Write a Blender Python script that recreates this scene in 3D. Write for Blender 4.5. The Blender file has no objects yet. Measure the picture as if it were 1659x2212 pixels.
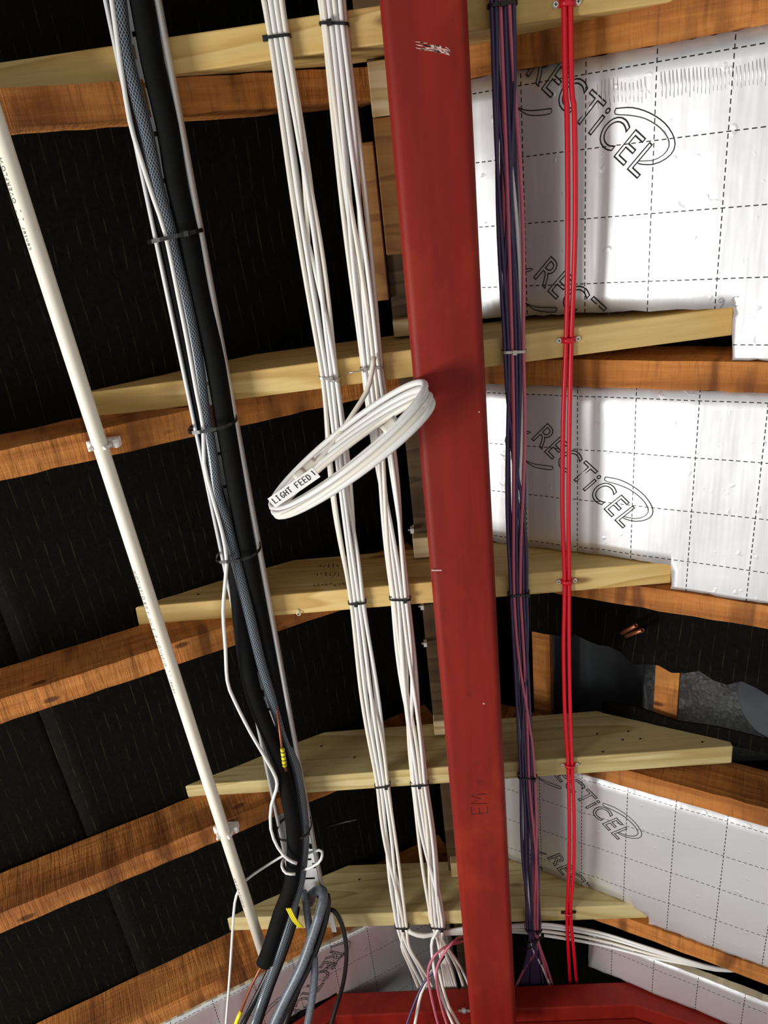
import bpy, bmesh, math, random
from mathutils import Vector, Matrix
random.seed(7)
scene = bpy.context.scene
COL = scene.collection
# ------------------------------------------------------------------ camera
W, H, F = 1659, 2212, 1574.94
CZ = 1.5                                     # lens height above the floor of the room
EL, YW, RO = math.radians(65.334), math.radians(-10.7206), math.radians(4.9803)
fwd = Vector((math.sin(YW)*math.cos(EL), math.cos(YW)*math.cos(EL), math.sin(EL)))
rgt0 = Vector((math.cos(YW), -math.sin(YW), 0)); up0 = rgt0.cross(fwd)
RGT = math.cos(RO)*rgt0 + math.sin(RO)*up0; UPV = -math.sin(RO)*rgt0 + math.cos(RO)*up0
cam = bpy.data.cameras.new('camera'); camo = bpy.data.objects.new('camera', cam); COL.objects.link(camo)
cam.sensor_fit = 'VERTICAL'; cam.sensor_height = 36; cam.lens = F/H*36; cam.clip_start = .02
m = Matrix((RGT, UPV, -fwd)).transposed().to_4x4(); m.translation = (0, 0, CZ); camo.matrix_world = m
scene.camera = camo
# ------------------------------------------------------------------ light
world = bpy.data.worlds.new('world'); scene.world = world; world.use_nodes = True
bg = world.node_tree.nodes['Background']; bg.inputs[0].default_value = (1.0, .97, .93, 1); bg.inputs[1].default_value = .42
def area(name, loc, target, size, power, col):
    l = bpy.data.lights.new(name, 'AREA'); l.shape = 'RECTANGLE'; l.size, l.size_y = size; l.energy = power; l.color = col
    o = bpy.data.objects.new(name, l); COL.objects.link(o); o.location = loc
    o.rotation_euler = (Vector(target)-Vector(loc)).to_track_quat('-Z', 'Y').to_euler(); return o
area('window_left_offscreen', (-2.1, .9, .95), (.2, .7, 2.6), (.9, .8), 62, (1, .985, .96))
vs = scene.view_settings; vs.view_transform = 'Standard'; vs.look = 'None'; vs.gamma = 1; vs.exposure = 0.2; vs.use_curve_mapping = False
# ------------------------------------------------------------------ helpers
def ray(u, v): return RGT*((u-W/2)/F) - UPV*((v-H/2)/F) + fwd
def at_z(u, v, z):                            # point seen at u,v lying z above the lens
    d = ray(u, v); p = d*(z/d.z); return Vector((p.x, p.y, p.z+CZ))
def at_y(u, v, y):
    d = ray(u, v); p = d*(y/d.y); return Vector((p.x, p.y, p.z+CZ))
ZR, SL = 1.236, .5065                         # ridge height of the rafter soffits above the lens, slope
def at_slope(u, v, side, off=0):              # on a roof slope, off = height above the rafter soffit
    d = ray(u, v); s = (ZR+off)/(d.z + side*SL*d.x); p = d*s; return Vector((p.x, p.y, p.z+CZ))
def soffit(x): return CZ + ZR - SL*abs(x)
def lin(c): return tuple(((x/255)/12.92 if x/255 <= .04045 else ((x/255+.055)/1.055)**2.4) for x in c)
def setp(o, label=None, cat=None, group=None, kind=None):
    if label: o['label'] = label
    if cat: o['category'] = cat
    if group: o['group'] = group
    if kind: o['kind'] = kind
    return o
def mobj(name, verts, faces, mat, parent=None, smooth=False):
    me = bpy.data.meshes.new(name); me.from_pydata([tuple(v) for v in verts], [], faces); me.update()
    bm = bmesh.new(); bm.from_mesh(me); bmesh.ops.recalc_face_normals(bm, faces=bm.faces); bm.to_mesh(me); bm.free()
    if smooth: me.polygons.foreach_set('use_smooth', [True]*len(me.polygons))
    o = bpy.data.objects.new(name, me); COL.objects.link(o); me.materials.append(mat)
    if parent: o.parent = parent
    return o
def empty(name, loc=(0, 0, 0)):
    o = bpy.data.objects.new(name, None); COL.objects.link(o); o.location = loc; o.empty_display_size = .02; return o
def hollow_end(mb, path, ro, ri, seg=16):
    """open pipe: outer wall, inner wall and a ring at the far end"""
    n0 = len(mb.v); mb.tube(path, ro, seg, cap=False); n1 = len(mb.v); mb.tube(path, ri, seg, cap=False); n2 = len(mb.v)
    for k in range(seg):
        k2 = (k+1) % seg; mb.f.append((n1-seg+k, n1-seg+k2, n2-seg+k2, n2-seg+k))
    return mb
class MB:
    def __init__(s): s.v = []; s.f = []
    def add(s, v, f):
        n = len(s.v); s.v += [Vector(x) for x in v]; s.f += [tuple(i+n for i in q) for q in f]; return s
    def box(s, c, sz, rot=None):
        c = Vector(c); h = Vector(sz)/2; vs_ = []
        for z in (-1, 1):
            for x, y in ((-1, -1), (1, -1), (1, 1), (-1, 1)):
                p = Vector((x*h.x, y*h.y, z*h.z)); vs_.append(c + (rot @ p if rot else p))
        return s.add(vs_, [(0, 3, 2, 1), (4, 5, 6, 7), (0, 1, 5, 4), (1, 2, 6, 5), (2, 3, 7, 6), (3, 0, 4, 7)])
    def tube(s, pts, r, seg=8, cap=True, sx=1.0, closed=False):
        pts = [Vector(p) for p in pts]; n = len(pts); rr = r if isinstance(r, (list, tuple)) else [r]*n
        base = len(s.v); t0 = (pts[1]-pts[0]).normalized()
        nrm = t0.cross(Vector((0, 0, 1))); nrm = nrm if nrm.length > .05 else t0.cross(Vector((1, 0, 0))); nrm.normalize()
        for i, p in enumerate(pts):
            if closed: t = pts[(i+1) % n]-pts[i-1]
            else: t = pts[min(i+1, n-1)]-pts[max(i-1, 0)]
            t.normalize(); nrm = (nrm - t*nrm.dot(t)).normalized(); b = t.cross(nrm)
            for k in range(seg):
                a = 2*math.pi*k/seg; s.v.append(p + nrm*(math.cos(a)*rr[i]*sx) + b*(math.sin(a)*rr[i]))
        for i in range(n if closed else n-1):
            j = (i+1) % n
            for k in range(seg):
                k2 = (k+1) % seg; s.f.append((base+i*seg+k, base+i*seg+k2, base+j*seg+k2, base+j*seg+k))
        if cap and not closed:
            s.f.append(tuple(base+k for k in reversed(range(seg)))); s.f.append(tuple(base+(n-1)*seg+k for k in range(seg)))
        return s
    def build(s, name, mat, parent=None, smooth=False): return mobj(name, s.v, s.f, mat, parent, smooth)
def smooth_path(pts, step=.02):
    pts = [Vector(p) for p in pts]; q = [pts[0]*2-pts[1]] + pts + [pts[-1]*2-pts[-2]]; out = []
    for i in range(1, len(q)-2):
        a, b, c, d = q[i-1:i+3]; n = max(2, int((c-b).length/step))
        for k in range(n):
            t = k/n; out.append(.5*((2*b) + (c-a)*t + (2*a-5*b+4*c-d)*t*t + (3*b-a-3*c+d)*t**3))
    out.append(pts[-1]); return out
def cable(name, pts, r, mat, parent=None, seg=8, sx=1.0, step=.02):
    return MB().tube(smooth_path(pts, step), r, seg, sx=sx).build(name, mat, parent, True)
def bevel(o, w, seg=2):
    bm = bmesh.new(); bm.from_mesh(o.data)
    bmesh.ops.bevel(bm, geom=list(bm.edges), offset=w, segments=seg, profile=.5, affect='EDGES'); bm.to_mesh(o.data); bm.free(); return o
# ------------------------------------------------------------------ materials
class N:
    def __init__(s, name):
        s.m = bpy.data.materials.new(name); s.m.use_nodes = True; s.t = s.m.node_tree; s.b = s.t.nodes['Principled BSDF']
        s.co = s.t.nodes.new('ShaderNodeTexCoord').outputs['Object']
    def n(s, kind, **kw):
        x = s.t.nodes.new(kind)
        for k, v in kw.items(): setattr(x, k, v)
        return x
    def l(s, a, b): s.t.links.new(a, b)
    def mapped(s, scale, loc=(0, 0, 0), src=None):
        x = s.n('ShaderNodeMapping'); x.inputs['Scale'].default_value = scale; x.inputs['Location'].default_value = loc
        s.l(src or s.co, x.inputs[0]); return x.outputs[0]
    def noise(s, vec, scale=1, detail=3, rough=.55, dist=0):
        x = s.n('ShaderNodeTexNoise'); x.inputs['Scale'].default_value = scale; x.inputs['Detail'].default_value = detail
        x.inputs['Roughness'].default_value = rough; x.inputs['Distortion'].default_value = dist; s.l(vec, x.inputs['Vector']); return x.outputs[0]
    def ramp(s, fac, stops):
        x = s.n('ShaderNodeValToRGB'); e = x.color_ramp.elements
        while len(e) < len(stops): e.new(.5)
        for el, (p, c) in zip(e, stops):
            el.position = p; el.color = (c, c, c, 1) if isinstance(c, (int, float)) else (*c, 1)
        s.l(fac, x.inputs[0]); return x.outputs[0]
    def mix(s, fac, a, b, mode='MIX'):
        x = s.n('ShaderNodeMix', data_type='RGBA', blend_type=mode)
        for i, v in ((0, fac), (6, a), (7, b)):
            if isinstance(v, (int, float)): x.inputs[i].default_value = v
            elif isinstance(v, tuple): x.inputs[i].default_value = (*v, 1)
            else: s.l(v, x.inputs[i])
        return x.outputs[2]
    def math(s, op, a, b=0.0, c=None):
        x = s.n('ShaderNodeMath', operation=op)
        for i, v in enumerate((a, b, c)):
            if v is None: continue
            if isinstance(v, (int, float)): x.inputs[i].default_value = v
            else: s.l(v, x.inputs[i])
        return x.outputs[0]
    def bump(s, h, strength=.3, dist=.002):
        x = s.n('ShaderNodeBump'); x.inputs['Strength'].default_value = strength; x.inputs['Distance'].default_value = dist
        s.l(h, x.inputs['Height']); s.l(x.outputs[0], s.b.inputs['Normal'])
    def fin(s, col=None, rough=.6, metal=0, spec=None):
        if col is not None:
            if isinstance(col, tuple): s.b.inputs['Base Color'].default_value = (*col, 1)
            else: s.l(col, s.b.inputs['Base Color'])
        if isinstance(rough, (int, float)): s.b.inputs['Roughness'].default_value = rough
        else: s.l(rough, s.b.inputs['Roughness'])
        s.b.inputs['Metallic'].default_value = metal
        if spec is not None: s.b.inputs['Specular IOR Level'].default_value = spec
        return s.m
    def rnd(s): return s.n('ShaderNodeObjectInfo').outputs['Random']
    def off(s, amt=30):                       # object coordinates shifted per object
        x = s.n('ShaderNodeVectorMath', operation='ADD'); c = s.n('ShaderNodeCombineXYZ'); r = s.math('MULTIPLY', s.rnd(), amt)
        for i in range(3): s.l(r, c.inputs[i])
        s.l(s.co, x.inputs[0]); s.l(c.outputs[0], x.inputs[1]); return x.outputs[0]
def plain(name, c, rough=.5, metal=0, var=.0, scale=60, spec=None):
    k = N(name); col = lin(c)
    if var:
        nz = k.ramp(k.noise(k.co, scale, 3), [(.3, 1-var), (.7, 1.0)]); return k.fin(k.mix(1.0, col, nz, 'MULTIPLY'), rough, metal, spec)
    return k.fin(col, rough, metal, spec)
def wood_old():
    k = N('old_sawn_timber'); o = k.off()
    grain = k.noise(k.mapped((5, 60, 60), src=o), 1, 5, .6, .6)
    band = k.noise(k.mapped((26, 3.5, 3.5), src=o), 1, 2, .5, .3)
    blot = k.noise(k.mapped((4, 7, 7), src=o), 1, 3)
    base = k.ramp(grain, [(.25, lin((150, 88, 38))), (.5, lin((186, 118, 56))), (.78, lin((206, 142, 76)))])
    base = k.mix(k.ramp(band, [(.53, 0.0), (.66, .72)]), base, lin((84, 44, 18)))
    base = k.mix(k.ramp(blot, [(.47, 0.0), (.7, .62)]), base, lin((96, 50, 20)))
    saw = k.noise(k.mapped((150, 14, 14), src=o), 1, 3, .6, .4)
    base = k.mix(k.ramp(saw, [(.54, 0.0), (.74, .42)]), base, lin((92, 50, 22)))
    v = k.n('ShaderNodeTexVoronoi'); v.inputs['Scale'].default_value = 1; k.l(k.mapped((7, 17, 17), src=o), v.inputs['Vector'])
    base = k.mix(k.ramp(v.outputs['Distance'], [(.07, .85), (.12, 0.0)]), base, lin((74, 34, 14)))
    h = k.math('ADD', grain, k.math('SUBTRACT', k.math('MULTIPLY', band, .7), k.math('MULTIPLY', saw, .8))); k.bump(h, .6, .004)
    return k.fin(base, .78, 0, .25)
def wood_new(name, c1, c2, c3):
    k = N(name); o = k.off()
    warp = k.noise(k.mapped((1.1, 11, 11), src=o), 1, 2, .5, .5)
    ring = k.math('FRACT', k.math('MULTIPLY', warp, 7.0))
    fine = k.noise(k.mapped((7, 120, 120), src=o), 1, 4, .6)
    base = k.ramp(ring, [(.0, lin(c1)), (.62, lin(c2)), (.9, tuple(.25*a+.75*b for a, b in zip(lin(c2), lin(c3)))), (1.0, lin(c1))])
    base = k.mix(k.ramp(fine, [(.35, .35), (.65, 0.0)]), base, lin(c3))
    v = k.n('ShaderNodeTexVoronoi'); v.inputs['Scale'].default_value = 1; k.l(k.mapped((5, 15, 15), src=o), v.inputs['Vector'])
    base = k.mix(k.ramp(v.outputs['Distance'], [(.06, .8), (.13, 0.0)]), base, lin((112, 70, 30)))
    k.bump(fine, .2, .002); return k.fin(base, .6, 0, .35)
def felt():
    k = N('bitumen_felt'); sp = k.n('ShaderNodeSeparateXYZ'); k.l(k.co, sp.inputs[0])
    wob = k.math('MULTIPLY', k.noise(k.mapped((1, 2, 1)), 2, 2), .02)
    fx = k.math('FRACT', k.math('DIVIDE', k.math('ADD', sp.outputs[0], wob), .019))
    ln = k.math('LESS_THAN', k.math('ABSOLUTE', k.math('SUBTRACT', fx, .5)), .045)
    brk = k.ramp(k.noise(k.mapped((55, 26, 1)), 1, 3), [(.44, 0.0), (.62, .30)])
    pat = k.ramp(k.noise(k.co, 9, 3), [(.35, .45), (.7, 1.0)])
    fac = k.math('MULTIPLY', k.math('MULTIPLY', ln, brk), pat)
    base = k.ramp(k.noise(k.co, 130, 4), [(.3, lin((8, 7, 5))), (.75, lin((16, 14, 10)))])
    base = k.mix(fac, base, lin((84, 74, 50))); k.bump(k.noise(k.co, 220, 4), .3, .002)
    return k.fin(base, .85, 0, .06)
def foil(name, grid=True):
    k = N(name); sp = k.n('ShaderNodeSeparateXYZ'); k.l(k.co, sp.inputs[0]); x, y = sp.outputs[0], sp.outputs[1]
    G = .0888
    def line(a, b):
        d = k.math('ABSOLUTE', k.math('SUBTRACT', k.math('FRACT', k.math('ADD', k.math('DIVIDE', a, G), .5)), .5))
        on = k.math('LESS_THAN', d, .0085); dash = k.math('LESS_THAN', k.math('FRACT', k.math('DIVIDE', b, .0096)), .62)
        return k.math('MULTIPLY', on, dash)
    ink = k.math('MAXIMUM', line(x, y), line(y, x))
    n1 = k.noise(k.mapped((9, 9, 9)), 1, 3); n2 = k.noise(k.mapped((40, 40, 40)), 1, 2); n3 = k.noise(k.mapped((45, 4, 4)), 1, 2)
    dent = k.ramp(n2, [(.66, 0.0), (.80, 1.0)])
    h = k.math('ADD', k.math('ADD', k.math('MULTIPLY', n1, .6), k.math('MULTIPLY', dent, .35)), k.math('MULTIPLY', n3, .30))
    k.bump(h, .4, .005)
    base = k.mix(ink, lin((236, 236, 238)), lin((22, 23, 26))) if grid else lin((236, 236, 238))
    m_ = k.fin(base, .42, .72); k.l(k.math('MULTIPLY', k.math('SUBTRACT', 1.0, ink), .72), k.b.inputs['Metallic'])
    return m_
def red_paint(name, c1, c2, c3):
    k = N(name)
    st = k.noise(k.mapped((30, 3.0, 30)), 1, 4, .6); bl = k.noise(k.mapped((7, 4, 7)), 1, 4, .6)
    base = k.ramp(st, [(.3, lin(c1)), (.62, lin(c2))]); base = k.mix(k.ramp(bl, [(.55, 0.0), (.72, .6)]), base, lin(c3))
    sp = k.noise(k.mapped((22, 12, 22)), 1, 3); base = k.mix(k.ramp(sp, [(.70, 0.0), (.76, .5)]), base, lin((70, 24, 18)))
    k.bump(st, .12, .002); return k.fin(base, .55, 0, .22)
def galv(name, c, rough=.38):
    k = N(name); v = k.n('ShaderNodeTexVoronoi'); v.inputs['Scale'].default_value = 140; k.l(k.co, v.inputs['Vector'])
    g = k.ramp(k.noise(v.outputs['Color'], 2, 1), [(.3, .55), (.7, 1.0)])
    k.bump(v.outputs['Distance'], .35, .003); return k.fin(k.mix(1.0, lin(c), g, 'MULTIPLY'), rough, .25)
def braid():
    k = N('braided_hose'); sp = k.n('ShaderNodeSeparateXYZ'); k.l(k.n('ShaderNodeTexCoord').outputs['UV'], sp.inputs[0])
    a = k.math('FRACT', k.math('ADD', k.math('MULTIPLY', sp.outputs[0], 14), sp.outputs[1]))
    b = k.math('FRACT', k.math('SUBTRACT', k.math('MULTIPLY', sp.outputs[0], 14), sp.outputs[1]))
    f_ = k.math('MAXIMUM', k.math('LESS_THAN', a, .15), k.math('LESS_THAN', b, .15))
    return k.fin(k.mix(f_, lin((20, 29, 38)), lin((140, 154, 164))), .28, 0, .6)
WOLD = wood_old()
WNEW = [wood_new('pale_treated_pine', (214, 186, 124), (204, 172, 104), (174, 138, 74)),
        wood_new('greenish_treated_pine', (206, 190, 140), (196, 178, 124), (164, 140, 84))]
WEND = wood_new('raw_pine_block', (226, 204, 164), (214, 188, 142), (184, 150, 98))
WDRK = wood_new('weathered_ridge_timber', (98, 76, 50), (84, 62, 38), (58, 40, 24))
WMID = wood_new('brown_packing_timber', (158, 112, 58), (146, 98, 46), (112, 70, 32))
FELT = felt(); FOIL = foil('foil_facing'); FOAM = plain('foam_core', (222, 208, 172), .9)
RED = red_paint('red_oxide_primer', (112, 23, 15), (130, 29, 18), (158, 50, 23))
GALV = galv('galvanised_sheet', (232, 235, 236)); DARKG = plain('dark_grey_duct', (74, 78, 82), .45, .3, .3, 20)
WHT = plain('white_cable_sheath', (226, 226, 222), .38); WHT2 = plain('ivory_cable_sheath', (226, 221, 208), .4)
PIPE = plain('white_overflow_pipe', (240, 234, 216), .3); PUR = plain('purple_cable_sheath', (60, 48, 84), .42)
PNK = plain('pink_cable_sheath', (192, 98, 116), .42); REDC = plain('red_cable_sheath', (214, 10, 36), .35)
BLK = plain('black_foam_tube', (14, 14, 14), .8, 0, .2, 90, .12); BLKP = plain('black_plastic', (14, 14, 15), .4)
SLV = plain('metal_tie', (190, 186, 178), .3, .8); TRAY = plain('galvanised_tray', (238, 239, 238), .4, .1)
BRD = braid(); YEL = plain('yellow_tape', (228, 214, 40), .4); INK = plain('black_ink_and_shade', (24, 22, 22), .6)
COP = plain('copper_pipe', (140, 78, 52), .35, .6); TAPE = plain('milky_tape', (232, 226, 212), .25, 0, .12, 60)
GRN = plain('green_sleeve', (60, 120, 50), .5); SCRW = plain('zinc_screw', (224, 220, 208), .3, .5)
PSCR = plain('bare_scraped_primer', (214, 178, 170), .6, 0, .3, 300); CLIPW = plain('white_clip', (240, 238, 234), .4)
GREYH = plain('grey_braid', (108, 116, 126), .4, 0, .5, 260); DECK = plain('dark_unseen_shell', (16, 14, 12), .9)
# ------------------------------------------------------------------ setting: added unseen deck, felt, gable ends
ZB = CZ + 1.070                               # underside of the collar ties
CT, CH, RT, RD = .0409, .1263, .042, .105     # collar thickness, depth; rafter thickness, depth measured upright
CY = [-.1971, .2256, .6191, 1.0273, 1.4326]; CYAW = [-.0104, -.0324, -.0107, -.0217, .0128]
XE = 1.75; Y0, Y1 = -1.5, 2.6
def slope_strip(name, x0, x1, y0, y1, off, mat, parent, th=.003, edge=None):
    """sheet parallel to a roof slope; local x runs down the slope, local y along the ridge"""
    side = 1 if x1 > 0 else -1; c = 1/math.sqrt(1+SL*SL)
    nx, ny = 24, 40; vt = []; fc = []
    for layer in (0, 1):
        for j in range(ny+1):
            for i in range(nx+1):
                x = x0+(x1-x0)*i/nx; ylo = edge(x) if edge else y0; y = ylo+(y1-ylo)*j/ny
                w = .0025*math.sin(y*7+x*9)+.002*math.sin(y*17-x*5) + (random.uniform(-.001, .001) if layer == 0 else 0)
                vt.append((abs(x)/c, y, off+w+layer*th))
    n1 = (nx+1)*(ny+1)
    for j in range(ny):
        for i in range(nx):
            a = j*(nx+1)+i; q = (a, a+1, a+nx+2, a+nx+1); fc += [q, tuple(n1+k for k in reversed(q))]
    for i in range(nx):
        for a, b in ((i, i+1), (ny*(nx+1)+i, ny*(nx+1)+i+1)): fc.append((a, b, n1+b, n1+a))
    for j in range(ny):
        for a, b in ((j*(nx+1), (j+1)*(nx+1)), (j*(nx+1)+nx, (j+1)*(nx+1)+nx)): fc.append((a, b, n1+b, n1+a))
    o = mobj(name, vt, fc, mat, parent, True); o.matrix_local = slope_matrix(side, 0); return o
def slope_matrix(side, y):
    """frame on a roof slope at the ridge: x down the slope, y along the ridge, z up and out"""
    a = math.atan(SL)
    ex = Vector((side*math.cos(a), 0, -math.sin(a))); ey = Vector((0, 1, 0)); ez = Vector((side*math.sin(a), 0, math.cos(a)))
    mm = Matrix((ex, ey, ez)).transposed().to_4x4(); mm.translation = (0, y, CZ+ZR); return mm
N_ = math.sqrt(1+SL*SL)                       # slope length per unit of X; upright offset -> normal offset is /N_
dz = .75
deck_mb = MB()
for th in (0, .02):
    deck_mb.add([(-XE-.2, Y0, CZ+ZR+dz-SL*(XE+.2)+th), (0, Y0, CZ+ZR+dz+th), (XE+.2, Y0, CZ+ZR+dz-SL*(XE+.2)+th),
              (-XE-.2, Y1, CZ+ZR+dz-SL*(XE+.2)+th), (0, Y1, CZ+ZR+dz+th), (XE+.2, Y1, CZ+ZR+dz-SL*(XE+.2)+th)], [(0, 1, 4, 3), (1, 2, 5, 4)])
unseen_deck = setp(deck_mb.build('unseen_deck', DECK), kind='structure')  # unseen outer deck, added to keep world light out of the void
for nm, y in (('wall_near', Y0), ('wall_far', Y1)):
    v = [(-XE-.2, 0, CZ+.2), (XE+.2, 0, CZ+.2), (XE+.2, 0, CZ+ZR+dz-SL*(XE+.2)), (0, 0, CZ+ZR+dz), (-XE-.2, 0, CZ+ZR+dz-SL*(XE+.2))]
    v = [(a, y-.01, c) for a, b, c in v]+[(a, y+.01, c) for a, b, c in v]
    setp(mobj(nm, v, [(0, 1, 2, 3, 4), (9, 8, 7, 6, 5)]+[(i, (i+1) % 5, 5+(i+1) % 5, 5+i) for i in range(5)], DECK), kind='structure')
for nm, x in (('wall_left', -XE-.1), ('wall_right', XE+.1)):
    setp(MB().box((x, (Y0+Y1)/2, CZ+.62), (.02, Y1-Y0, .72)).build(nm, DECK), kind='structure')
RO_ = RD/N_                                   # rafter depth square to the slope
slope_strip('felt_sheet', -.001, -.675, Y0, Y1, RO_+.003, FELT, unseen_deck)
slope_strip('felt_sheet', -.66, -1.28, Y0, Y1, RO_+.011, FELT, unseen_deck)
slope_strip('felt_sheet', -1.25, -XE-.08, Y0, Y1, RO_+.018, FELT, unseen_deck)
slope_strip('felt_sheet', .001, XE+.08, Y0, .705, RO_+.003, FELT, unseen_deck)
slope_strip('felt_sheet', .001, XE+.08, 1.075, Y1, RO_+.003, FELT, unseen_deck)
def torn(x): return .852 + .006*math.sin(x*90)+.004*math.sin(x*211+1)
def torn_lo(x): return .70
# torn flap between the second and third rafters: felt from the rafter to a ragged edge
def torn_flap():
    nx, ny = 90, 8; vt = []; fc = []
    for layer in (0, 1):
        for j in range(ny+1):
            for i in range(nx+1):
                x = .001+(XE+.079)*i/nx
                e = torn(x)
                if .2 < x < .30: e -= .012
                if x < .17: e += (.17-x)*.25
                y = .69+(e-.69)*j/ny
                vt.append((x*N_, y, RO_+.004-.05*(j/ny)**2*min(1, max(0, (x-.12)*5))+.003*math.sin(x*31+j)+layer*.003))
    n1 = (nx+1)*(ny+1)
    for j in range(ny):
        for i in range(nx):
            a = j*(nx+1)+i; q = (a, a+1, a+nx+2, a+nx+1); fc += [q, tuple(n1+k for k in reversed(q))]
    for i in range(nx):
        a, b = ny*(nx+1)+i, ny*(nx+1)+i+1; fc.append((a, b, n1+b, n1+a))
    o = mobj('felt_sheet', vt, fc, FELT, unseen_deck, True); o.matrix_local = slope_matrix(1, 0)
torn_flap()
# ------------------------------------------------------------------ rafters
ORD = ['fifth', 'fourth', 'third', 'second', 'first']          # counted from the cross steel
LOFF = [.0045, .013, .0, -.002, -.006]; ROFF = [-.004, .012, -.001, 0, .006]


def rafter(side, k):
    y = CY[k]+CT+(LOFF if side < 0 else ROFF)[k]; L0, L1 = .03*N_, XE*N_; n = 70; vt = []; fc = []
    rr = random.Random(k*7+side)
    for i in range(n+1):
        x = L0+(L1-L0)*i/n
        for (yy, zz) in ((0, 0), (RT, 0), (RT, RO_), (0, RO_)):
            vt.append((x, yy+rr.uniform(-.0009, .0009), zz+(rr.uniform(-.0009, .0009) if zz == 0 else 0)))
    for i in range(n):
        for q in range(4):
            a = i*4+q; b = i*4+(q+1) % 4; fc.append((a, b, b+4, a+4))
    fc += [(0, 3, 2, 1), tuple(n*4+q for q in range(4))]
    o = mobj('rafter', vt, fc, WOLD); o.matrix_world = slope_matrix(side, y)
    if side < 0: lb = 'rough orange-brown rafter on the black felt side, %s from the dark red cross steel' % ORD[k]
    else: lb = 'rough orange-brown rafter on the foil board side, %s from the dark red cross steel' % ORD[k]
    return setp(o, lb, 'rafter', 'rafters')
for k in range(5):
    rafter(-1, k); rafter(1, k)
# ------------------------------------------------------------------ collar ties
CXL = [-.556, -.548, -.558, -.557, -.546]; CXR = [.50, .434, .370, .502, .365]
def collar(k):
    h = CH; top = ZB+h; xl, xr = CXL[k], CXR[k]
    def roof(x): return CZ+ZR+RD-SL*abs(x)-.002
    prof = []                                   # outline in X,Z, clockwise
    prof.append((xl, ZB)); zl = max(ZB+.006, min(top, roof(xl)))
    prof.append((xl, zl)); xa = -(CZ+ZR+RD-.002-top)/SL
    prof += [(xa, top)]
    prof += [(-xa if -xa < xr-.02 else xr-.02, top), (xr, max(ZB+.006, min(top, roof(xr)))), (xr, ZB)]
    ox = (xl+xr)/2; n = len(prof)
    vt = [(x-ox, 0, z-ZB) for x, z in prof]+[(x-ox, CT, z-ZB) for x, z in prof]
    fc = [tuple(range(n)), tuple(reversed(range(n, 2*n)))]+[(i, (i+1) % n, n+(i+1) % n, n+i) for i in range(n)]
    o = mobj('collar_tie', vt, fc, WNEW[0 if k < 3 else 1]); bevel(o, .0022, 2)
    o.location = (ox, CY[k]+ox*CYAW[k], ZB); o.rotation_euler = (0, 0, CYAW[k])
    return setp(o, 'pale new timber collar tie with sloping cut ends, %s from the dark red cross steel' % ORD[k], 'collar tie', 'pale collar ties under the ridge')
for k in range(5): collar(k)
def cyk(k, x): return CY[k]+x*CYAW[k]
# ------------------------------------------------------------------ ridge timbers
RZ = CZ+1.16
setp(MB().box((-.012, .58, RZ+.075), (.076, 3.9, .13)).build('ridge_board', WDRK), 'dark weathered ridge board running above the collar ties', 'ridge board')
for nm, x0, x1, y0, y1, z0, mt, lb in (
        ('packing_block', -.049, .0, -.150, -.083, 1.148, WEND, 'pale pine block with curved end grain rings beside the ridge'),
        ('packing_timber', -.049, .0, -.082, .100, 1.150, WMID, 'brown packing timber under the ridge next to the pale end-grain block'),
        ('side_board', -.076, -.052, -.054, .166, 1.160, WMID, 'short orange-brown board fixed on the flank of the ridge timbers'),
        ('packing_block', -.050, -.0, .196, .222, 1.150, WEND, 'small raw block at the ridge over the fourth collar tie from the cross steel'),
        ('packing_block', -.054, -.0, .575, .615, 1.150, WEND, 'small raw block at the ridge over the third collar tie from the cross steel'),
        ('packing_block', -.050, -.0, .985, 1.020, 1.150, WEND, 'small raw block at the ridge over the second collar tie from the cross steel'),
        ('packing_block', -.044, -.0, 1.385, 1.428, 1.150, WEND, 'small raw block at the ridge over the first collar tie from the cross steel'),
        ('packing_block', -.060, -.0, -.46, -.20, 1.150, WEND, 'long pale block at the ridge over the fifth collar tie from the cross steel')):
    o = MB().box(((x0+x1)/2, (y0+y1)/2, CZ+z0+.03), (x1-x0, y1-y0, .06)).build(nm, mt); bevel(o, .0015, 1); setp(o, lb, 'timber block', 'packing pieces at the ridge')
for i, (u, v) in enumerate(((883, 1145), (905, 1310), (912, 1390))):
    p = at_z(u, v, 1.16); e = empty('cable_clip', p+Vector((.006, 0, 0)))
    MB().box((0, 0, 0), (.006, .009, .012)).build('clip_body', CLIPW, e); MB().tube([(-.003, 0, 0), (-.007, 0, 0)], .0022, 8).build('nail', SLV, e)
    setp(e, 'tiny white cable clip nailed to the flank of the ridge board', 'clip', 'white clips on the ridge board')
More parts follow.
